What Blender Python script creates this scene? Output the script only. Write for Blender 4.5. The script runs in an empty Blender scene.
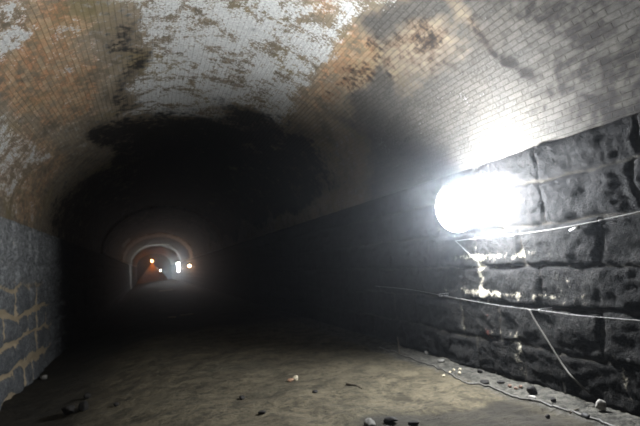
import bpy, bmesh, math, random
from mathutils import Vector, Matrix, noise
random.seed(7)
sc = bpy.context.scene
COL = sc.collection
for a, v in (('view_transform', 'Standard'), ('look', 'None')):
    setattr(sc.view_settings, a, v)
sc.view_settings.gamma = 1.0
sc.view_settings.use_curve_mapping = False
sc.view_settings.exposure = 0.0

# ------------------------------------------------------------------ camera
F, VPX, VPY, ROLL = 490.0, 150.0, 272.0, math.radians(2.4)
CAM = Vector((0, 0, 1.6))
P = Vector((VPX - 320, 213 - VPY, -F)).normalized()          # tunnel axis in camera space
u = Vector((-math.sin(ROLL), math.cos(ROLL), 0))
Zc = (u - u.dot(P) * P).normalized()
Xc = P.cross(Zc)
ROT = Matrix((Xc, P, Zc))
cd = bpy.data.cameras.new('camera'); cam = bpy.data.objects.new('camera', cd); COL.objects.link(cam)
cam.matrix_world = Matrix.Translation(CAM) @ ROT.to_4x4()
cd.sensor_width = 36; cd.lens = F / 640 * 36; cd.clip_start = .05; cd.clip_end = 300
sc.camera = cam
cd.dof.use_dof = True; cd.dof.focus_distance = 2.5; cd.dof.aperture_fstop = 3.2


def ray(px, py):
    return ROT @ Vector((px - 320, 213 - py, -F)).normalized()


def on_x(px, py, x):
    d = ray(px, py); return CAM + d * ((x - CAM.x) / d.x)


# ------------------------------------------------------------------ tunnel shape
XL, XR = -2.4, 4.0
CX, HS, ZS, RISE = .8, 3.2, 2.74, 2.44
YF = 100.0


def sm(a, b, x):
    if a == b: return 1.0 if x >= a else 0.0
    t = (x - a) / (b - a); t = 0 if t < 0 else 1 if t > 1 else t
    return t * t * (3 - 2 * t)


def fb(x, y, z, o=4):
    return noise.fractal(Vector((x, y, z)), 1.0, 2.0, o)


def band(lo, hi, s, x):
    return sm(lo - s, lo + s, x) * (1 - sm(hi - s, hi + s, x))


def gz(x, y):
    z = -.42 * (1 - sm(-2.5, .4, x))
    z += .035 * fb(x * .9 + 3, y * .55, 0, 3)
    w = 1 - .6 * sm(3.5, 3.75, x)
    z += w * .040 * noise.noise(Vector((x * .9 + .5 * y, y * 2.3 - .4 * x, 4.0)))
    z += w * .022 * fb(x * 2.2, y * 4.5, 7, 4)
    z += .03 * sm(3.50, 3.74, x + .06 * noise.noise(Vector((x, y * 2, 1))))
    z += (.008 + .012 * sm(3.4, 3.7, x)) * fb(x * 9, y * 12, 2, 3)
    return z


def on_ground(px, py):
    d = ray(px, py); t = 2.0
    for i in range(4000):
        p = CAM + d * t
        if p.z <= gz(p.x, p.y): break
        t += .01
    return p


def spaced(y0, knots):
    """list of values: knots = [(until, step), ...]"""
    r = [y0]
    for yend, st in knots:
        n = max(1, int(round((yend - r[-1]) / st))); a = r[-1]
        r += [a + (yend - a) * (i + 1) / n for i in range(n)]
    return r


# ------------------------------------------------------------------ object helpers
def tag(o, label=None, cat=None, group=None, kind=None):
    if label: o['label'] = label
    if cat: o['category'] = cat
    if group: o['group'] = group
    if kind: o['kind'] = kind
    return o


def empty(name, loc, label, cat, group=None, rz=0):
    o = bpy.data.objects.new(name, None); COL.objects.link(o)
    o.location = loc; o.rotation_euler.z = rz; o.empty_display_size = .1
    return tag(o, label, cat, group)


def link_mesh(name, me, mat, parent=None, smooth=True):
    o = bpy.data.objects.new(name, me); COL.objects.link(o)
    if mat: me.materials.append(mat)
    if smooth:
        for p in me.polygons: p.use_smooth = True
    if parent: o.parent = parent
    return o


def link_bm(name, bm, mat, parent=None, smooth=True):
    me = bpy.data.meshes.new(name); bm.normal_update(); bm.to_mesh(me); bm.free()
    return link_mesh(name, me, mat, parent, smooth)


def grid_mesh(name, us, vs, fn, mat, flip=False):
    """fn(u, v) -> (co, colour4, (uvx, uvy))"""
    co, colr, uvs = [], [], []
    for a in us:
        for b in vs:
            c, k, t = fn(a, b); co.append(c); colr.append(k); uvs.append(t)
    n, m = len(us), len(vs); fs = []
    for i in range(n - 1):
        for j in range(m - 1):
            f = (i * m + j, (i + 1) * m + j, (i + 1) * m + j + 1, i * m + j + 1)
            fs.append(f[::-1] if flip else f)
    me = bpy.data.meshes.new(name); me.from_pydata(co, [], fs); me.update()
    at = me.attributes.new('stain', 'FLOAT_COLOR', 'POINT')
    at.data.foreach_set('color', [x for k in colr for x in k])
    uv = me.uv_layers.new(name='metres'); idx = [0] * len(me.loops); me.loops.foreach_get('vertex_index', idx)
    uv.data.foreach_set('uv', [x for i in idx for x in uvs[i]])
    return link_mesh(name, me, mat)


def tube_bm(bm, pts, r, seg=8, cap=True):
    pts = [Vector(p) for p in pts]; rings = []
    for i, p in enumerate(pts):
        a = pts[max(0, i - 1)]; b = pts[min(len(pts) - 1, i + 1)]; d = (b - a).normalized()
        n = d.cross(Vector((0, 0, 1)))
        if n.length < 1e-3: n = d.cross(Vector((1, 0, 0)))
        n.normalize(); m = d.cross(n)
        rr = r[i] if isinstance(r, (list, tuple)) else r
        rings.append([bm.verts.new(p + (n * math.cos(t) + m * math.sin(t)) * rr)
                      for t in [2 * math.pi * k / seg for k in range(seg)]])
    for a, b in zip(rings, rings[1:]):
        for k in range(seg): bm.faces.new((a[k], a[(k + 1) % seg], b[(k + 1) % seg], b[k]))
    if cap:
        bm.faces.new(rings[0][::-1]); bm.faces.new(rings[-1])
    bmesh.ops.recalc_face_normals(bm, faces=bm.faces)
    return bm


def catmull(pts, n=6):
    pts = [Vector(p) for p in pts]; out = []
    q = [pts[0] * 2 - pts[1]] + pts + [pts[-1] * 2 - pts[-2]]
    for i in range(1, len(q) - 2):
        for k in range(n):
            t = k / n; a, b, c, d = q[i - 1:i + 3]
            out.append(.5 * ((2 * b) + (c - a) * t + (2 * a - 5 * b + 4 * c - d) * t * t + (3 * b - a - 3 * c + d) * t ** 3))
    out.append(pts[-1]); return out


def box_bm(bm, lo, hi, bev=.004):
    r = bmesh.ops.create_cube(bm, size=1)
    for v in r['verts']:
        v.co = Vector([lo[i] + (hi[i] - lo[i]) * (v.co[i] + .5) for i in range(3)])
    es = list({e for v in r['verts'] for e in v.link_edges})
    if bev: bmesh.ops.bevel(bm, geom=es, offset=bev, segments=2, affect='EDGES')
    return bm


def lathe_bm(bm, prof, axis='Z', seg=20, at=(0, 0, 0)):
    """prof: (radius, height); axis direction Z, X or -X"""
    rings = []
    for r, h in prof:
        ring = []
        for k in range(seg):
            t = 2 * math.pi * k / seg; a, b = math.cos(t) * max(r, 1e-4), math.sin(t) * max(r, 1e-4)
            p = {'Z': (a, b, h), 'X': (h, a, b), '-X': (-h, a, b), '-Y': (a, -h, b)}[axis]
            ring.append(bm.verts.new(Vector(at) + Vector(p)))
        rings.append(ring)
    for a, b in zip(rings, rings[1:]):
        for k in range(seg): bm.faces.new((a[k], a[(k + 1) % seg], b[(k + 1) % seg], b[k]))
    bm.faces.new(rings[0]); bm.faces.new(rings[-1])
    bmesh.ops.recalc_face_normals(bm, faces=bm.faces)
    return bm


# ------------------------------------------------------------------ material helpers
class NT:
    def __init__(s, name):
        s.m = bpy.data.materials.new(name); s.m.use_nodes = True; s.t = s.m.node_tree
        s.b = s.t.nodes['Principled BSDF']
        s.b.inputs['Specular IOR Level'].default_value = .25

    def n(s, typ, ins=None, **kw):
        x = s.t.nodes.new('ShaderNode' + typ)
        for k, v in kw.items(): setattr(x, k, v)
        for k, v in (ins or {}).items(): s.set(x.inputs[k], v)
        return x

    def set(s, inp, v):
        if isinstance(v, bpy.types.NodeSocket): s.t.links.new(v, inp)
        else:
            if isinstance(v, (tuple, list)) and len(v) == 3 and inp.type == 'RGBA': v = (*v, 1)
            inp.default_value = v

    def mix(s, f, a, b, mode='MIX'):
        x = s.t.nodes.new('ShaderNodeMix'); x.data_type = 'RGBA'; x.blend_type = mode
        s.set(x.inputs[0], f); s.set(x.inputs[6], a); s.set(x.inputs[7], b); return x.outputs[2]

    def math(s, op, a, b=0., c=0., clamp=False):
        x = s.t.nodes.new('ShaderNodeMath'); x.operation = op; x.use_clamp = clamp
        s.set(x.inputs[0], a); s.set(x.inputs[1], b); s.set(x.inputs[2], c); return x.outputs[0]

    def noise(s, vec, scale, detail=5, rough=.6, dist=0.):
        return s.n('TexNoise', {'Vector': vec, 'Scale': scale, 'Detail': detail, 'Roughness': rough, 'Distortion': dist})

    def step(s, x, lo, hi):
        r = s.n('MapRange', {'Value': x, 'From Min': lo, 'From Max': hi}, interpolation_type='SMOOTHSTEP')
        return r.outputs[0]

    def out(s, col, rough=.9, bump=None, bstr=.5, bdist=.02):
        s.set(s.b.inputs['Base Color'], col); s.set(s.b.inputs['Roughness'], rough)
        if bump is not None:
            x = s.n('Bump', {'Height': bump, 'Strength': bstr, 'Distance': bdist})
            s.t.links.new(x.outputs[0], s.b.inputs['Normal'])
        return s.m


def plain(name, c1, c2, scale=30, rough=.7, metal=0., bump=.3, spec=.25):
    t = NT(name); co = t.n('TexCoord').outputs['Object']
    nz = t.noise(co, scale, 4).outputs[0]
    t.b.inputs['Metallic'].default_value = metal
    t.b.inputs['Specular IOR Level'].default_value = spec
    return t.out(t.mix(t.step(nz, .35, .65), c1, c2), rough, nz, bump, .005)


def emit(name, col, strength):
    t = NT(name); t.set(t.b.inputs['Base Color'], (.8, .8, .8)); t.set(t.b.inputs['Emission Color'], col)
    t.set(t.b.inputs['Emission Strength'], strength); return t.m


# ------------------------------------------------------------------ brick vault material
def vault_material():
    t = NT('brick_vault')
    uv = t.n('UVMap', uv_map='metres').outputs[0]
    at = t.n('Attribute', attribute_name='stain')
    sep = t.n('SeparateColor', {0: at.outputs['Color']})
    white, rust, soot, lime = sep.outputs[0], sep.outputs[1], sep.outputs[2], at.outputs['Alpha']
    # courses slightly irregular
    wob = t.noise(uv, .9, 3)
    uvw = t.n('VectorMath', {0: uv, 1: t.n('VectorMath', {0: wob.outputs['Color'], 1: (.03, .03, .0)}, operation='MULTIPLY').outputs[0]}, operation='ADD').outputs[0]
    br = t.n('TexBrick', {'Vector': uvw, 'Scale': 1.0, 'Brick Width': .215, 'Row Height': .072, 'Mortar Size': .0065, 'Mortar Smooth': .35,
                          'Color1': (0, 0, 0), 'Color2': (1, 1, 1), 'Mortar': (.5, .5, .5), 'Bias': 0.})
    bv = t.n('SeparateColor', {0: br.outputs[0]}).outputs[0]       # per brick value
    mort = br.outputs['Fac']
    big = t.noise(uv, .55, 6, .62).outputs[0]
    mid = t.noise(uv, 1.7, 6, .65, .4).outputs[0]
    fin = t.noise(uv, 7.0, 7, .7).outputs[0]
    vfin = t.noise(uv, 28.0, 4, .7).outputs[0]
    # plain brick
    base = t.mix(t.step(mid, .35, .68), (.10, .083, .06), (.27, .225, .16))
    base = t.mix(t.math('MULTIPLY', bv, .5), base, (.28, .22, .15))
    base = t.mix(t.math('MULTIPLY', t.step(big, .5, .66), .55), base, (.2, .155, .06))      # ochre slime
    base = t.mix(t.math('MULTIPLY', t.step(fin, .5, .66), .6), base, (.34, .33, .3))
    # rust
    rf = t.math('ADD', rust, t.math('MULTIPLY', t.math('SUBTRACT', mid, .5), 1.7))
    rf = t.math('ADD', rf, t.math('MULTIPLY', t.math('SUBTRACT', fin, .5), 1.8))
    rcol = t.mix(t.step(fin, .38, .62), (.17, .105, .06), (.44, .215, .10))
    rcol = t.mix(t.math('MULTIPLY', bv, .6), rcol, (.42, .33, .2))
    col = t.mix(t.math('MULTIPLY', t.step(rf, .38, .85), .8), base, rcol)
    # limewash (even grey film over the bricks)
    lf = t.math('ADD', lime, t.math('MULTIPLY', t.math('SUBTRACT', fin, .5), .8))
    lf = t.math('ADD', lf, t.math('MULTIPLY', t.math('SUBTRACT', mid, .5), .5))
    lcol = t.mix(t.step(vfin, .35, .65), (.020, .0195, .0185), (.068, .067, .0635))
    lcol = t.mix(t.math('MULTIPLY', bv, .45), lcol, (.08, .0785, .0735))
    lcol = t.mix(t.math('MULTIPLY', t.step(fin, .53, .66), .5), lcol, (.021, .020, .018))
    col = t.mix(t.math('MULTIPLY', t.step(lf, .3, .8), .9), col, lcol)
    # white efflorescence, plus the lamplight painted on the far vault
    wf = t.math('ADD', white, t.math('MULTIPLY', t.math('SUBTRACT', fin, .5), 1.9))
    wf = t.math('ADD', wf, t.math('MULTIPLY', t.math('SUBTRACT', mid, .5), 2.0))
    wf = t.math('ADD', wf, t.math('MULTIPLY', t.math('SUBTRACT', vfin, .5), .9))
    wcol = t.mix(t.step(vfin, .4, .7), (.40, .41, .40), (.66, .66, .63))
    col = t.mix(t.math('MULTIPLY', t.step(wf, .44, .66), .95), col, wcol)
    # soot
    sf = t.math('ADD', soot, t.math('MULTIPLY', t.math('SUBTRACT', fin, .5), 1.9))
    sf = t.math('ADD', sf, t.math('MULTIPLY', t.math('SUBTRACT', mid, .5), 1.6))
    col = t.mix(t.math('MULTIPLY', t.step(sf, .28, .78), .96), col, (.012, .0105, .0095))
    # joints raked dark, filled where the deposit lies thick or the face is worn
    jm = t.math('MULTIPLY', t.math('SUBTRACT', .66, t.math('MULTIPLY', t.step(wf, .4, .7), .6)), t.step(t.math('ADD', t.math('ADD', t.math('MULTIPLY', fin, .6), t.math('MULTIPLY', mid, .5)), t.math('MULTIPLY', lime, .1)), .42, .76))
    col = t.mix(t.math('MULTIPLY', mort, jm), col, t.mix(.75, col, (.03, .024, .018)))
    h = t.math('SUBTRACT', t.math('ADD', t.math('MULTIPLY', fin, .5), t.math('MULTIPLY', bv, .35)), t.math('MULTIPLY', mort, 1.1))
    return t.out(col, .88, h, .9, .014)


def stone_material(name, dark, light, tint, mortar, pale, bscale=1.0):
    t = NT(name)
    pos = t.n('TexCoord').outputs['Object']
    at = t.n('Attribute', attribute_name='stain'); sep = t.n('SeparateColor', {0: at.outputs['Color']})
    joint, palef, rust, rnd = sep.outputs[0], sep.outputs[1], sep.outputs[2], at.outputs['Alpha']
    mid = t.noise(pos, 2.2, 6, .65, .3).outputs[0]
    fin = t.noise(pos, 11., 7, .72).outputs[0]
    vf = t.noise(pos, 45., 4, .7).outputs[0]
    col = t.mix(t.step(t.math('ADD', t.math('MULTIPLY', fin, .6), t.math('MULTIPLY', vf, .4)), .4, .62), dark, light)
    col = t.mix(t.math('MULTIPLY', rnd, .7), col, tint)
    col = t.mix(t.math('MULTIPLY', t.step(vf, .55, .7), .35), col, light)
    jf = t.math('ADD', joint, t.math('MULTIPLY', t.math('SUBTRACT', fin, .5), 1.2))
    jf = t.math('ADD', jf, t.math('MULTIPLY', t.math('SUBTRACT', mid, .5), .7))
    col = t.mix(t.math('MULTIPLY', t.step(jf, .4, .75), .85), col, mortar)
    pf = t.math('ADD', palef, t.math('MULTIPLY', t.math('SUBTRACT', fin, .5), 1.7))
    col = t.mix(t.math('MULTIPLY', t.step(pf, .42, .7), .9), col, pale)
    col = t.mix(t.math('MULTIPLY', t.step(t.math('ADD', rust, t.math('MULTIPLY', t.math('SUBTRACT', fin, .5), 1.)), .35, .7), .8), col, (.16, .035, .02))
    col = t.mix(t.math('MULTIPLY', t.step(t.math('MULTIPLY', joint, -1.), .1, .8), .9), col, (.012, .011, .010))      # unlit far tunnel: its shade put into the stone colour
    t.b.inputs['Specular IOR Level'].default_value = .06
    h = t.math('ADD', fin, t.math('MULTIPLY', vf, .5))
    return t.out(col, .92, h, 1. * bscale, .05)


def dirt_material():
    t = NT('dirt_ground')
    pos = t.n('TexCoord').outputs['Object']
    at = t.n('Attribute', attribute_name='stain'); sep = t.n('SeparateColor', {0: at.outputs['Color']})
    grey, dim, wet = sep.outputs[0], sep.outputs[1], sep.outputs[2]
    big = t.noise(pos, .7, 5, .6).outputs[0]
    mid = t.noise(pos, 3.2, 6, .66, .5).outputs[0]
    fin = t.noise(pos, 16., 6, .72).outputs[0]
    vf = t.noise(pos, 70., 4, .7).outputs[0]
    col = t.mix(t.step(t.math('ADD', t.math('MULTIPLY', mid, .65), t.math('MULTIPLY', fin, .35)), .38, .6), (.030, .025, .015), (.094, .079, .050))
    col = t.mix(t.math('MULTIPLY', t.step(big, .48, .68), .5), col, (.047, .043, .028))
    col = t.mix(t.math('MULTIPLY', t.step(fin, .55, .72), .5), col, (.115, .098, .064))
    col = t.mix(t.math('MULTIPLY', t.step(vf, .48, .34), .6), col, (.026, .022, .015))
    col = t.mix(t.math('MULTIPLY', t.step(fin, .47, .32), .8), col, (.02, .017, .012))
    gcol = t.mix(t.step(fin, .36, .66), (.018, .017, .014), (.085, .08, .066))
    gcol = t.mix(t.math('MULTIPLY', t.step(vf, .58, .7), .6), gcol, (.13, .125, .11))
    col = t.mix(t.step(t.math('ADD', grey, t.math('MULTIPLY', t.math('SUBTRACT', fin, .5), 1.8)), .3, .8), col, gcol)
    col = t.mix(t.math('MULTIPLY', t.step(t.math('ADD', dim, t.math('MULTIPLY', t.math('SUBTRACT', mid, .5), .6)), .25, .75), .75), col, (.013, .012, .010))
    h = t.math('ADD', t.math('MULTIPLY', fin, .8), t.math('ADD', t.math('MULTIPLY', vf, .3), mid))
    return t.out(col, .95, h, 1., .045)


# ------------------------------------------------------------------ ceiling
def vault_stain(y, t, nz, nz2):
    """t in degrees: 0 right springing, 90 crown, 180 left springing"""
    yy = y + 1.3 * nz; tt = t + 12 * nz2
    white = .12 * sm(44, 60, t)
    white = max(white, .65 * band(3.0, 11.0, 1.0, yy) * band(52, 106, 5, tt))
    white = max(white, .55 * band(4.0, 6.6, .5, yy) * band(126, 141, 5, tt))
    white = max(white, .46 * band(6.5, 11.5, .8, yy) * band(146, 177, 5, tt))
    white = max(white, .9 * band(25.0, 27.5, .3, y) * band(124, 131, 1.5, t) * (.6 + nz))
    white = max(white, .9 * band(41, 45, .6, y) * band(135, 155, 4, t))  # bright streak of far lamplight painted as a pale patch
    white -= .35 * band(5.5, 6.5, .3, yy) * band(58, 72, 5, tt)
    rust = .12
    rust = max(rust, .75 * band(5.0, 9.5, .9, yy) * band(114, 142, 6, tt))
    rust = max(rust, .62 * band(8.5, 13.5, 1.2, yy) * band(140, 178, 6, tt))
    rust = max(rust, .75 * band(5.6, 8.6, .6, yy) * band(38, 54, 4, tt))
    rust = max(rust, .6 * band(5.0, 6.6, .4, yy) * band(58, 72, 5, tt))
    rust = max(rust, .52 * band(3.6, 6.4, .5, yy) * band(22, 42, 5, tt))
    rust = max(rust, .4 * sm(34, 42, y))
    soot = 0.
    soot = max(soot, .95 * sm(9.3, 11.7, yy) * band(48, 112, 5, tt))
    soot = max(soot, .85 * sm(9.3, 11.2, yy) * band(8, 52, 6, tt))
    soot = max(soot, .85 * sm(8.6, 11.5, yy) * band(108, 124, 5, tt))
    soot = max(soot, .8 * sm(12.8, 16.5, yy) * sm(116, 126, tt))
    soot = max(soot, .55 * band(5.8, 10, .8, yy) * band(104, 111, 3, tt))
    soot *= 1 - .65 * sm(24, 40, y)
    white = max(white, .6 * band(28.1, 28.32, .05, y) * band(60, 150, 20, t))  # faint light caught by the ring edge, painted pale
    if 28.0 < y < 28.35: soot *= .4
    # dark seam across the right haunch
    d = y - (4.30 - .32 * (1 - sm(11, 25, t))) + .05 * nz2
    seam = band(13.5, 25, 3, t) * (math.exp(-(d / .05) ** 2) if d > 0 else math.exp(-(d / .2) ** 2))
    soot = max(soot, .62 * seam); smear = seam
    seam2 = band(23, 44, 4, t) * math.exp(-(d / .16) ** 2)
    rust = max(rust, .55 * seam2); soot = max(soot, .4 * seam2)
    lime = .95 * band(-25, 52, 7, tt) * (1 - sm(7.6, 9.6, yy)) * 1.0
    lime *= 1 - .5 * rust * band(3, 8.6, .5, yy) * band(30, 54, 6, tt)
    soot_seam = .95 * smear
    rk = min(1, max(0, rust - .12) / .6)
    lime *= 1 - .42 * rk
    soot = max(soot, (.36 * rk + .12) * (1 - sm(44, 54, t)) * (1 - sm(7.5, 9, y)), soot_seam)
    lime += .12 * band(-30, 50, 7, t) * (1 - sm(4.0, 4.6, y))
    soot = max(soot, .52 * (1 - sm(3.2, 4.7, y + .4 * nz2)) * (1 - sm(40, 60, t)))
    white = max(white, .9 * band(65.5, 70.5, .4, y), .8 * band(47, 52.5, .6, y)); soot *= 1 - .8 * band(44, 72, 2, y)  # lamplight rings around the far lamps painted as pale bands
    return (max(0, white), rust, soot, lime)


def vault_fn(y, a):
    t = math.radians(a)
    nx, nz_ = math.cos(t), math.sin(t)
    k = .012 * fb(y * .8, a * .05, 3, 3) + .006 * fb(y * 3, a * .2, 9, 2)
    if y < 4.2: k += .006                                             # the nearer length of vault sits back a little
    if y > 28.2: k -= .07                                              # a thicker ring begins
    if y > 47: k -= .05
    n1 = fb(y * .45, a * .022, 1.3, 4); n2 = fb(y * .45, a * .022, 17.3, 4)
    r = (HS + k, RISE + k)
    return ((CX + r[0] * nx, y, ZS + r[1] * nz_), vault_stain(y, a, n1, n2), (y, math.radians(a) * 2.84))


ys = spaced(-4, [(0, .5), (2, .1), (13, .08), (28.15, .25), (28.25, .05), (46.9, .8), (47.1, .1), (YF, 2)])
angs = [-2.6 + 182.6 * i / 112 for i in range(113)]
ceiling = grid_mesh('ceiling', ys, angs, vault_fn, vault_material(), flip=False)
tag(ceiling, 'stained brick barrel vault roof of the tunnel', None, kind='structure')


# ------------------------------------------------------------------ stone walls
def make_courses(z0, z1, h0, h1, rng):
    zs = [z0]
    while zs[-1] < z1 - h0 * .7: zs.append(zs[-1] + rng.uniform(h0, h1))
    zs[-1] = z1; return zs


def hsh(i, j, k=0):
    return random.Random(i * 7919 + j * 104729 + k * 31).random()


def wall_builder(seed, zs, lo, hi, jw, relief, side):
    rng = random.Random(seed)
    joints = []
    for i in range(len(zs) - 1):
        y = -6 + rng.random(); row = [y]
        while y < YF + 2: y += rng.uniform(lo, hi); row.append(y)
        joints.append(row)
    import bisect

    WB = 1.0 if side > 0 else 2.1

    def fn(y, z):
        wy = y + .07 * WB * noise.noise(Vector((y * 1.7, z * 2, seed))) + .03 * noise.noise(Vector((y * 6, z * 6, seed)))
        wz = z + .045 * WB * WB * noise.noise(Vector((y * 1.1, z * 1.5, seed + 9))) + .025 * noise.noise(Vector((y * 5, z * 6, seed + 3)))
        i = min(max(bisect.bisect_right(zs, wz) - 1, 0), len(zs) - 2)
        row = joints[i]; j = min(max(bisect.bisect_right(row, wy) - 1, 0), len(row) - 2)
        dz = min(wz - zs[i], zs[i + 1] - wz); dy = min(wy - row[j], row[j + 1] - wy)
        d = max(0, min(dz, dy)); h = hsh(i, j, seed); h2 = hsh(i, j, seed + 5); h3 = hsh(i, j, seed + 8)
        sy = (wy - row[j]) / (row[j + 1] - row[j]) - .5; sz = (wz - zs[i]) / (zs[i + 1] - zs[i]) - .5
        e = sm(0, jw * 1.5, d)
        prot = e * (.35 + .65 * h) * relief + e * relief * .7 * (sy * (h2 - .5) * 1.6 + sz * (h3 - .62) * 1.6)
        rock = .034 * fb(y * 3.1, z * 4.1, h * 20, 5) + .013 * noise.noise(Vector((y * 8, z * 10, h2 * 9))) + .013 * noise.noise(Vector((y * 19, z * 23, h3 * 9)))
        ridge = .024 * (1 - abs(2 * noise.noise(Vector((y * 2.6 + z * 1.5, z * 5, seed + 2)))))
        p = prot + (rock + ridge) * (.45 + .55 * e)
        return p, 1 - sm(jw * .45, jw * 1.1, d), h
    return fn


WZR = make_courses(.03, ZS - .10, .40, .50, random.Random(3))
wr = wall_builder(11, WZR, .5, 1.5, .028, .06, 1)
WZL = make_courses(-.45, ZS + .01, .40, .52, random.Random(5))
wl = wall_builder(23, WZL, .6, 1.3, .07, .06, -1)


def gauss(x, c, s): return math.exp(-((x - c) / s) ** 2)


def right_fn(y, z):
    p, j, h = wr(y, z)
    h *= .15 + .85 * sm(1.1, 2.3, z + .3 * noise.noise(Vector((y * .8, z * .8, 6))))  # lamp glare on the upper courses painted in as a lighter tint
    p *= 1 - .55 * sm(ZS - .22, ZS - .1, z)
    pale = .10 + .52 * gauss(y, 5.1, .95) * (gauss(z, 1.48, .05) + gauss(z, 1.03, .055) + .5 * gauss(z, .56, .04)) + .25 * j * gauss(y, 5.4, 1.2)  # highlights on lit ledge tops painted pale, along with real efflorescence
    pale += .5 * gauss(y, 5.25, .07) * band(.95, 1.5, .05, z) + .35 * gauss(y, 4.75, .06) * band(.1, .6, .1, z)
    pale += .28 * gauss(y, 3.35 + .12 * z, .04) * band(.05, .6, .1, z)
    pale += .18 * gauss(y, 3.9, .5) * gauss(z, 1.1, .2)
    rust = .33 * gauss(y, 5.2, .05) * band(.2, .95, .1, z) + .36 * gauss(y, 5.3, .12) * gauss(z, .52, .08)
    return ((XR - min(.17, max(-.04, p)), y, z), (.72 * j - 1.6 * sm(9, 13, y), pale * (1 - sm(9, 13, y)), rust, h), (y, z))


def left_fn(y, z):
    p, j, h = wl(y, z)
    p *= 1 - .55 * sm(ZS - .12, ZS, z)
    low = 1 - sm(.9, 1.9, z + .35 * noise.noise(Vector((y * .6, z, 3))))
    h = .4 * h + .62 * low
    pale = .3 + .12 * (1 - low) + .3 * band(65.5, 70.5, .4, y) * 2  # far pale band paints the ring lit by the tube light
    rust = 0
    return ((XL + min(.15, max(-.04, p)), y, z), (j * (.35 + .65 * low) * (1 - sm(12, 18.5, y)) - 1.2 * sm(12, 18.5, y) * (1 - sm(64.5, 65.5, y)) - 1.2 * sm(70, 71, y), pale * .8 * (1 - sm(14, 19, y) * (1 - sm(64, 65, y))), rust, h), (y, z))


dz_ = lambda a, b, n: [a + (b - a) * i / n for i in range(n + 1)]
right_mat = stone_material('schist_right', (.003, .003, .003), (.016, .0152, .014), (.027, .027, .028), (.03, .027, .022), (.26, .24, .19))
left_mat = stone_material('schist_left', (.12, .126, .13), (.48, .49, .49), (.085, .092, .098), (.54, .43, .28), (.46, .47, .465))
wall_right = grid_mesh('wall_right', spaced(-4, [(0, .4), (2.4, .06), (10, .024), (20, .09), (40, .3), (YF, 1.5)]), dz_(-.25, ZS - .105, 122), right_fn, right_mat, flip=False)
tag(wall_right, 'dark rough schist block wall on the right', None, kind='structure')
wall_left = grid_mesh('wall_left', spaced(-4, [(0, .6), (8, .12), (18, .032), (30, .15), (YF, 1.5)]), dz_(-.85, ZS + .005, 116), left_fn, left_mat, flip=True)
tag(wall_left, 'grey stone block wall with tan joints on the left', None, kind='structure')


# ------------------------------------------------------------------ floor
def floor_fn(x, y):
    n = noise.noise(Vector((x * 1.5, y * 1.2, 5)))
    grey = .95 * sm(3.38, 3.66, x + .08 * n + .03 * noise.noise(Vector((x, y * 5, 2))))
    dim = .9 * (1 - sm(-2.0, .3, x)) + 1.1 * sm(11, 16, y)  # shade of the left side and the unlit far floor put into the colour
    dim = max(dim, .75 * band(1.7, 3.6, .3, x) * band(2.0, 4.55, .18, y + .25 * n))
    return ((x, y, gz(x, y)), (grey, min(1, dim), 0, 1), (x, y))


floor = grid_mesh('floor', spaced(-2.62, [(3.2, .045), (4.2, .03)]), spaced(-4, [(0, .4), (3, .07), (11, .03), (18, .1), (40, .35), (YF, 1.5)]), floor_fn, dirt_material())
tag(floor, 'uneven tan dirt floor of the tunnel with a grey gravel edge', None, kind='structure')


# end wall far away
def back_fn(x, z):
    return ((x, YF - .3 + .1 * fb(x, z, 5, 3), z), (-1, 0, 0, .4), (x, z))


wall_back = grid_mesh('wall_back', dz_(XL - .1, XR + .1, 40), dz_(-.6, ZS + RISE + .1, 40), back_fn, right_mat, flip=False)
tag(wall_back, 'dark stone end wall far down the tunnel', None, kind='structure')

# ------------------------------------------------------------------ lamps
M_black = plain('black_rubber', (.012, .012, .012), (.025, .024, .023), 60, .55)
M_steel = plain('dull_steel', (.25, .25, .25), (.38, .37, .36), 40, .45, .8)
M_porcelain = plain('porcelain', (.55, .53, .5), (.65, .63, .6), 30, .4)
M_wire = plain('pale_wire', (.10, .098, .092), (.17, .165, .155), 50, .6)
M_cable = plain('grey_cable', (.05, .047, .042), (.09, .085, .075), 50, .5)
M_white = plain('white_enamel', (.7, .7, .68), (.78, .78, .76), 20, .4)
M_wood = plain('weathered_wood', (.16, .12, .075), (.27, .22, .15), 25, .85)

COOL = (.92, .955, 1.0)
NEAR = 2900.


def wall_lamp(name, x, y, z, wall_x, rb, mat, label, plate_mat=M_steel):
    """bare bulb on a short arm from the right wall"""
    root = empty(name, (wall_x, y, z), label, 'lamp')
    L = wall_x - x                                    # wall to bulb centre
    bm = bmesh.new(); lathe_bm(bm, [(.06, -.03), (.065, .012), (.055, .03), (.02, .035)], '-X')
    link_bm('wall_plate', bm, plate_mat, root)
    bm = bmesh.new(); tube_bm(bm, [(-.02, 0, 0), (-(L - rb * 2.0), 0, 0)], .012, 10)
    link_bm('arm', bm, plate_mat, root)
    bm = bmesh.new()
    lathe_bm(bm, [(.018, L - rb * 2.1), (.032, L - rb * 2.0), (.036, L - rb * 1.5), (.04, L - rb * 1.2), (.034, L - rb * 1.15)], '-X')
    link_bm('socket', bm, M_porcelain, root)
    prof = []
    for i in range(15):
        a = math.pi * i / 14
        r = rb * math.sin(a); h = -rb * math.cos(a)
        if h < -rb * .55: r = max(r, .03); h = min(h, -rb * .75) if i else -rb * 1.25
        prof.append((r, L + h))
    bm = bmesh.new(); lathe_bm(bm, prof, '-X', 24)
    link_bm('bulb', bm, mat, root)
    return root


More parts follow.
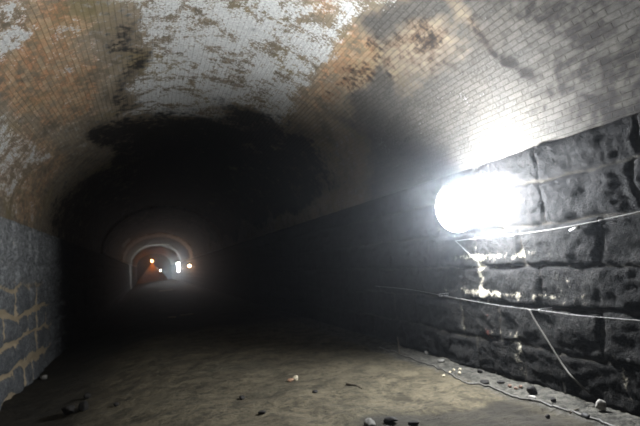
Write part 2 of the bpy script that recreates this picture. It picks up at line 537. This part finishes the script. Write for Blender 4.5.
LX, LY, LZ = 3.46, 4.72, 2.12
root = empty('wall_lamp', (3.93, LY + .5, LZ), 'glaring white bulb high on the near right stone wall', 'lamp')
q = Vector((LX, LY, LZ)) - root.location
bm = bmesh.new(); lathe_bm(bm, [(.06, -.03), (.06, .012), (.05, .03), (.02, .035)], '-X')
link_bm('wall_plate', bm, M_steel, root)
DX, DZ = .09, -.03                                                       # round enamelled dish, added to block light down-tunnel and imitate glare
bm = bmesh.new(); tube_bm(bm, catmull([(-.02, 0, 0), (-.14, .02, 0), q + Vector((DX + .06, .48, DZ)), q + Vector((DX, .44, DZ))], 5), .014, 10)
link_bm('arm', bm, M_steel, root)
bm = bmesh.new(); c = q + Vector((DX, .42, DZ))
lathe_bm(bm, [(.03, .0), (.10, .012), (.20, .04), (.275, .075), (.285, .085), (.292, .083), (.292, .075), (.28, .065), (.20, .028), (.10, .0), (.03, -.012)], '-Y', 40, c)
link_bm('glare_dish', bm, M_white, root)
bm = bmesh.new(); tube_bm(bm, [q + Vector((DX, .42, DZ)), q + Vector((.0, .28, 0))], .016, 10); lathe_bm(bm, [(.03, -.29), (.038, -.27), (.038, -.17), (.033, -.15)], '-Y', 20, q); link_bm('socket', bm, M_porcelain, root)
prof = [(.028, -.16), (.03, -.13)] + [(.10 * math.sin(a), -.10 * math.cos(a)) for a in [.42 + (math.pi - .42) * k / 14 for k in range(15)]]
bm = bmesh.new(); lathe_bm(bm, prof, '-Y', 24, q); link_bm('bulb', bm, emit('bulb_cool', COOL, NEAR), root)
wall_lamp('wall_lamp', 3.66, 49.8, 1.9, 3.95, .10, emit('bulb_warm', (1., .5, .24), 200.),
          'small orange-white lamp on the right wall far down the tunnel')

# tall white light, far
root = empty('tube_light', (3.83, 68, 1.3), 'tall white tube light, brightest of the far lamps', 'lamp')
bm = bmesh.new(); box_bm(bm, (-.10, -.26, 0), (-.02, .26, 1.35), .01)
link_bm('housing', bm, M_white, root, False)
for za in (.45, .9):
    bm = bmesh.new(); box_bm(bm, (-.05, -.05, za - .03), (.09, .05, za + .03), .005); link_bm('bracket', bm, M_steel, root, False)
bm = bmesh.new()
box_bm(bm, (-.40, .24, .12), (-.1, .26, 1.23), .003)  # backing panel added to make the lamp's glare wider
link_bm('glare_panel', bm, M_white, root, False)
M_tube = emit('tube_white', (.9, .97, 1.), 210.)
for k in (-.32, -.18):
    bm = bmesh.new(); tube_bm(bm, [(k, .16, .08), (k, .16, 1.27)], .035, 10)
    tb = link_bm('tube', bm, M_tube, root)
    for za, zb in ((.03, .08), (1.27, 1.32)):
        bm = bmesh.new(); tube_bm(bm, [(k, .16, za), (k, .16, zb)], .037, 10); link_bm('end_cap', bm, M_steel, tb)


# lamp on a stand
def stand_lamp(x, y, z, rb, mat, label):
    g = gz(x, y) - .02
    root = empty('stand_lamp', (x, y, g), label, 'lamp')
    H = z - g
    bm = bmesh.new(); tube_bm(bm, [(0, 0, .35), (0, 0, H - rb * 1.5)], .02, 8); link_bm('pole', bm, M_steel, root)
    for k in range(3):
        a = 2.1 * k + .4
        bm = bmesh.new(); tube_bm(bm, [(0, 0, .55), (.42 * math.cos(a), .42 * math.sin(a), .0)], .014, 6); link_bm('leg', bm, M_steel, root)
    bm = bmesh.new(); lathe_bm(bm, [(.03, H - rb * 1.6), (.06, H - rb * 1.4), (.06, H - rb * .9)], 'Z', 14); link_bm('socket', bm, M_black, root)
    bm = bmesh.new(); bmesh.ops.create_uvsphere(bm, u_segments=16, v_segments=10, radius=rb, matrix=Matrix.Translation((0, 0, H)))
    link_bm('bulb', bm, mat, root)
    return root


stand_lamp(1.55, 80, 1.72, .11, emit('bulb_pale', (1., .82, .66), 26.), 'small pale lamp on a stand beside the orange-lit earth mound')

# earth mound, far end, with its hanging lamp


def mound_bm(w, d, h):
    bm = bmesh.new(); n = 28; vs = []
    for i in range(n + 1):
        row = []
        for j in range(n + 1):
            x = (i / n - .5) * w; y = (j / n - .5) * d
            r = math.sqrt((x / (w / 2)) ** 2 + (y / (d / 2)) ** 2)
            z = h * max(0, 1 - r) + .14 * fb(x * 1.1, y * 1.1, 4, 4) * sm(1.05, .8, r)
            row.append(bm.verts.new((x, y, z - .1 * sm(.85, 1.1, r))))
        vs.append(row)
    for i in range(n):
        for j in range(n): bm.faces.new((vs[i][j], vs[i + 1][j], vs[i + 1][j + 1], vs[i][j + 1]))
    bmesh.ops.recalc_face_normals(bm, faces=bm.faces)
    return bm


M_earth = plain('brown_earth', (.2, .12, .06), (.34, .22, .12), 2.5, .95)
o = link_bm('earth_mound', mound_bm(5.4, 9, 3.3), M_earth)
o.location = (.45, 91.5, -.05); tag(o, 'orange-lit mound of earth at the far end of the tunnel', 'mound')
root = empty('hanging_lamp', (.35, 90.4, 5.1), 'warm lamp hanging just above the far earth mound', 'lamp')
bm = bmesh.new(); tube_bm(bm, [(0, 0, .1), (0, 0, -1.4)], .012, 6); link_bm('cord', bm, M_black, root)
bm = bmesh.new(); lathe_bm(bm, [(.03, -1.38), (.06, -1.42), (.06, -1.5)], 'Z', 12); link_bm('socket', bm, M_black, root)
bm = bmesh.new(); bmesh.ops.create_uvsphere(bm, u_segments=14, v_segments=10, radius=.10, matrix=Matrix.Translation((0, 0, -1.58)))
link_bm('bulb', bm, emit('bulb_orange', (1., .36, .10), 300.), root)

# ------------------------------------------------------------------ wires


def wall_wire(name, pix, x, r, mat, label, cat='wire', staples=()):
    pts = catmull([on_x(a, b, x) for a, b in pix])
    bm = bmesh.new(); tube_bm(bm, pts, r, 8)
    o = link_bm(name, bm, mat); tag(o, label, cat)
    for a, b in staples:
        p = on_x(a, b, x)
        bm = bmesh.new()
        tube_bm(bm, catmull([p + Vector((.16, 0, .012)), p + Vector((0, 0, .014)), p + Vector((-.012, 0, 0)), p + Vector((0, 0, -.014)), p + Vector((.16, 0, -.012))], 4), .0035, 6)
        link_bm('staple', bm, M_steel, o)
    return o


w = wall_wire('wall_wire', [(455, 241), (462, 240), (480, 238), (505, 235.5), (530, 232.5), (560, 228), (590, 222.5), (620, 216), (655, 208)], 3.81, .005, M_wire,
              'upper pale wire strung along the right wall below the bright bulb', 'wire', [(505, 235.5), (600, 220.5)])
bm = bmesh.new(); tube_bm(bm, [on_x(570, 230.5, 3.80), on_x(579, 227, 3.80)], [.012, .016], 8)
tag(link_bm('wire_clamp', bm, M_steel, w), 'small pale clamp hanging on the wire')
wall_wire('wall_wire', [(375, 286), (410, 289.5), (440, 295), (470, 300.5), (500, 305.5), (540, 310.5), (575, 315), (610, 318), (655, 322)], 3.81, .0038, M_wire,
          'lower thin wire sagging across the right wall at mid height', 'wire', [(440, 295), (540, 310.5)])
bm = bmesh.new(); tube_bm(bm, catmull([on_x(a, b, 3.805) for a, b in [(456, 241.5), (460, 245), (466, 251), (472, 256), (477, 259)]]), .0045, 8)
tag(link_bm('wire_tail', bm, M_wire, w), 'short loose wire tail')

# cable drooping from the lower wire down the wall to the ground
up = [on_x(a, b, 3.80) for a, b in [(529, 309), (536, 322), (548, 341), (563, 365), (577, 382)]]
dn = [on_ground(a, b) + Vector((0, 0, .012)) for a, b in [(600, 401), (620, 408), (650, 417)]]
bm = bmesh.new(); tube_bm(bm, catmull(up + dn), .009, 8)
tag(link_bm('drooping_cable', bm, M_cable), 'grey cable drooping down the right wall to its foot', 'cable')

# cable lying along the edge of the gravel
pix = [(380, 348), (388, 352), (400, 355.5), (412, 359), (425, 364), (436, 368), (446, 373), (456, 378.5), (466, 383.5), (478, 384.5), (490, 387),
       (503, 393), (516, 397.5), (530, 400.5), (545, 405), (560, 409.5), (575, 413.5), (590, 419), (606, 425), (622, 431)]
pts = catmull([on_ground(a, b) for a, b in pix], 5)
pts = [Vector((p.x, p.y, gz(p.x, p.y) + .010)) for p in pts]
bm = bmesh.new(); tube_bm(bm, pts, .011, 8)
cb = link_bm('ground_cable', bm, M_cable); tag(cb, 'long dark cable lying on the dirt along the gravel edge', 'cable')
p = on_ground(586, 418)
bm = bmesh.new(); tube_bm(bm, [p + Vector((.01, .045, .012)), p + Vector((.005, .03, .015)), p + Vector((-.005, -.03, .016)), p + Vector((-.01, -.045, .012))], [.012, .024, .026, .014], 10)
tag(link_bm('cable_joint', bm, M_black, cb), 'black taped joint')

# ------------------------------------------------------------------ stones, clods, sticks


def stone_mesh(sx, sy, sz, seed, jag=.35):
    bm = bmesh.new(); bmesh.ops.create_icosphere(bm, subdivisions=3, radius=1)
    rg = random.Random(seed); cuts = []
    for k in range(7):
        v = Vector((rg.gauss(0, 1), rg.gauss(0, 1), rg.gauss(0, .8))).normalized(); cuts.append((v, rg.uniform(.55, .85)))
    for v in bm.verts:
        for c, d in cuts:
            q = v.co.dot(c)
            if q > d: v.co -= c * (q - d) * .9
        v.co *= 1 + jag * .4 * fb(v.co.x * 1.4 + seed, v.co.y * 1.4, v.co.z * 1.4, 3)
        v.co = Vector((v.co.x * sx, v.co.y * sy, v.co.z * sz))
    return bm


M_pale = plain('pale_stone', (.17, .16, .145), (.27, .26, .235), 30, .85)
M_dark = plain('dark_clod', (.007, .0065, .006), (.018, .016, .014), 30, .9)
M_greyst = plain('grey_stone', (.06, .057, .05), (.11, .105, .095), 30, .9)
M_brickst = plain('brick_fragment_mat', (.15, .08, .045), (.22, .14, .09), 30, .9)
M_redst = plain('reddish_chip', (.10, .06, .045), (.15, .105, .08), 30, .9)
M_cream = plain('cream_chip', (.27, .23, .16), (.36, .32, .24), 30, .9)


def stone(name, px, py, wpx, hpx, mat, label, cat='stone', rz=0., tilt=(0, 0), depth=1., group=None, sink=.3):
    g = on_ground(px, py + hpx * .35); D = (g - CAM).length; k = D / F
    sx = wpx * k / 2; sz = hpx * k / 2; sy = sx * depth
    o = link_bm(name, stone_mesh(sx, sy, sz, int(px * 3 + py)), mat)
    o.location = (g.x, g.y, gz(g.x, g.y) + sz * (1 - sink)); o.rotation_euler = (tilt[0], tilt[1], rz - .35)
    return tag(o, label, cat, group)


stone('stone', 602, 408, 10, 10, M_pale, 'pale flat stone leaning under the drooping cable at the foot of the wall', tilt=(.0, -.75), depth=.6, sink=.1)
stone('dirt_clod', 533, 391.5, 10, 8, M_dark, 'black clod on the gravel just above a white chip', 'clod')
stone('stone_chip', 532, 397.5, 7, 3, M_pale, 'white chip right beneath the black clod on the gravel', 'chip')
stone('stone', 477, 363, 7, 7, M_greyst, 'grey stone at the wall foot, standing up above the gravel edge')
stone('stone', 480, 371.5, 5, 4, M_dark, 'small dark stone just below the upstanding grey stone on the gravel')
stone('dirt_clod', 485, 382, 8, 4.5, M_dark, 'flat dark clod touching the ground cable', 'clod')
stone('dirt_clod', 501, 382, 7, 3, M_dark, 'thin dark clod on the gravel, between the flat clod and the reddish chips', 'clod')
for i, (a, b, l) in enumerate([(454, 370, 'cream chip above the ground cable, rightmost of the cream cluster'), (450, 372.5, 'cream chip touching the ground cable in the middle of the cream cluster'),
                               (459.5, 373.5, 'cream chip on the gravel side below the other cream chips'), (444, 376, 'cream chip on the dirt side of the ground cable'),
                               (460, 369.5, 'cream chip farthest to the right and highest on the gravel near the cable')]):
    stone('stone_chip', a, b, 3.2, 2.6, M_cream, l, 'chip', rz=i, group='cream chips beside the ground cable')
for a, b, l in [(510, 386, 'left reddish chip on the gravel above the ground cable'), (516, 388.5, 'middle reddish chip on the gravel above the ground cable'), (521, 387, 'right reddish chip, nearest the black clod')]:
    stone('stone_chip', a, b, 4, 3, M_redst, l, 'chip', group='reddish chips on the gravel')
stone('dirt_clod', 553, 400, 5, 3.5, M_dark, 'small black clod on the gravel between ground cable and wall', 'clod')
stone('dirt_clod', 548, 417, 5, 4, M_dark, 'small black clod on the dirt below the ground cable', 'clod')
stone('brick_fragment', 296, 378.5, 6, 5, M_cream, 'pale broken fragment lying mid-floor on the tan dirt', 'rubble', depth=.8)
stone('brick_fragment', 290.5, 380.5, 7, 3.5, M_brickst, 'brown broken brick piece touching the pale fragment mid-floor', 'rubble')
stone('dirt_clod', 315, 391.5, 6, 3, M_dark, 'small dark clod on the dirt right below the pale fragment', 'clod')
stone('stone', 369.5, 424, 13, 9, M_greyst, 'grey stone with a pale top at the bottom edge of the picture')
stone('dirt_clod', 391, 420, 15, 6, M_dark, 'wide dark clod near the bottom edge beside the grey stone', 'clod', depth=.6)
stone('dirt_clod', 414, 423, 11, 4, M_dark, 'low dark clod at the bottom edge, right of the wide one', 'clod', depth=.6)
stone('stone', 44, 377.5, 7, 4, M_pale, 'small whitish stone at the foot of the left wall')
stone('dirt_clod', 69, 411, 13, 8, M_dark, 'largest black clod on the dark ground at lower left', 'clod')
stone('dirt_clod', 84, 407, 8, 10, M_dark, 'upright black clod right of the largest clod at lower left', 'clod')
stone('dirt_clod', 87, 396.5, 7, 6, M_dark, 'roundish black clod, farthest back of the lower-left clods', 'clod')
stone('stone', 77.5, 410, 6, 6, M_greyst, 'grey stone wedged between the black clods at lower left')
stone('dirt_clod', 242, 398, 6, 4, M_dark, 'dark clod alone on the dirt left of the mid-floor fragment', 'clod')
stone('dirt_clod', 262, 413, 9, 3.5, M_dark, 'flat dark clod on the near dirt, left of centre', 'clod', depth=.6)
stone('dirt_clod', 116, 405, 5, 4, M_dark, 'small dark clod on the dirt to the right of the lower-left group', 'clod')
stone('stone', 427, 352.5, 6, 4, M_greyst, 'small grey stone far along the gravel at the wall foot')
stone('stone', 441, 361, 8, 3, M_greyst, 'flat grey stone on the gravel behind the cream chips')
stone('stone', 497, 373, 3.5, 3, M_pale, 'tiny pale stone at the wall foot above the thin dark clod')


def stick(name, p0, p1, r, mat, label, cat='stick', bend=.02):
    mid = (p0 + p1) / 2 + Vector((bend, 0, abs(bend) * .4))
    bm = bmesh.new(); pts = catmull([p0, p0.lerp(mid, .6), mid, mid.lerp(p1, .6), p1], 4)
    n = len(pts); tube_bm(bm, pts, [r * (1 - .45 * i / (n - 1)) for i in range(n)], 7)
    return tag(link_bm(name, bm, mat), label, cat)


up_ = Vector((0, 0, .012))
M_twig = plain('dark_twig', (.04, .033, .024), (.075, .06, .04), 40, .9)
stick('twig', on_ground(347, 385) + up_, on_ground(362, 389.5) + up_, .016, M_twig, 'short dark twig lying on the dirt right of centre')
stick('twig', on_ground(570, 414.5) + up_, on_ground(579, 410) + up_, .008, M_twig, 'thin twig across the gravel between cable and pale stone')
b0 = on_ground(399.5, 354)
stick('stake', b0 - up_ * 2, b0 + Vector((-.01, 0, .27)), .011, M_twig, 'thin dark stake standing upright by the far ground cable', 'stake', .004)
# pale boards lying far down the tunnel


def board(px, py, L, wdt, rz, label):
    g = on_ground(px, py)
    bm = bmesh.new(); box_bm(bm, (-L / 2, -wdt / 2, 0), (L / 2, wdt / 2, .035), .004)
    o = link_bm('board', bm, M_wood, None, False); o.location = (g.x, g.y, gz(g.x, g.y) + .012); o.rotation_euler.z = rz
    return tag(o, label, 'board')


board(187, 315.5, .45, .1, .1, 'right of two pale boards lying on the dark floor')
board(172, 318, .25, .12, -.3, 'short left one of two pale boards lying on the dark floor')
board(165.5, 282.5, 1.0, .9, .2, 'pale board added in place of a lit floor patch beneath the white tube light')  # stands in for a patch of floor lit by the tubes

# ------------------------------------------------------------------ dusty air
w = bpy.data.worlds.new('tunnel_air'); sc.world = w; w.use_nodes = True
nt = w.node_tree; nt.nodes['Background'].inputs[0].default_value = (0, 0, 0, 1); nt.nodes['Background'].inputs[1].default_value = 0
vs = nt.nodes.new('ShaderNodeVolumeScatter'); vs.inputs['Color'].default_value = (.86, .92, 1, 1)
vs.inputs['Density'].default_value = .0042; vs.inputs['Anisotropy'].default_value = .93
nt.links.new(vs.outputs[0], nt.nodes['World Output'].inputs['Volume'])
sc.cycles.volume_bounces = 0
sc.cycles.max_bounces = 6
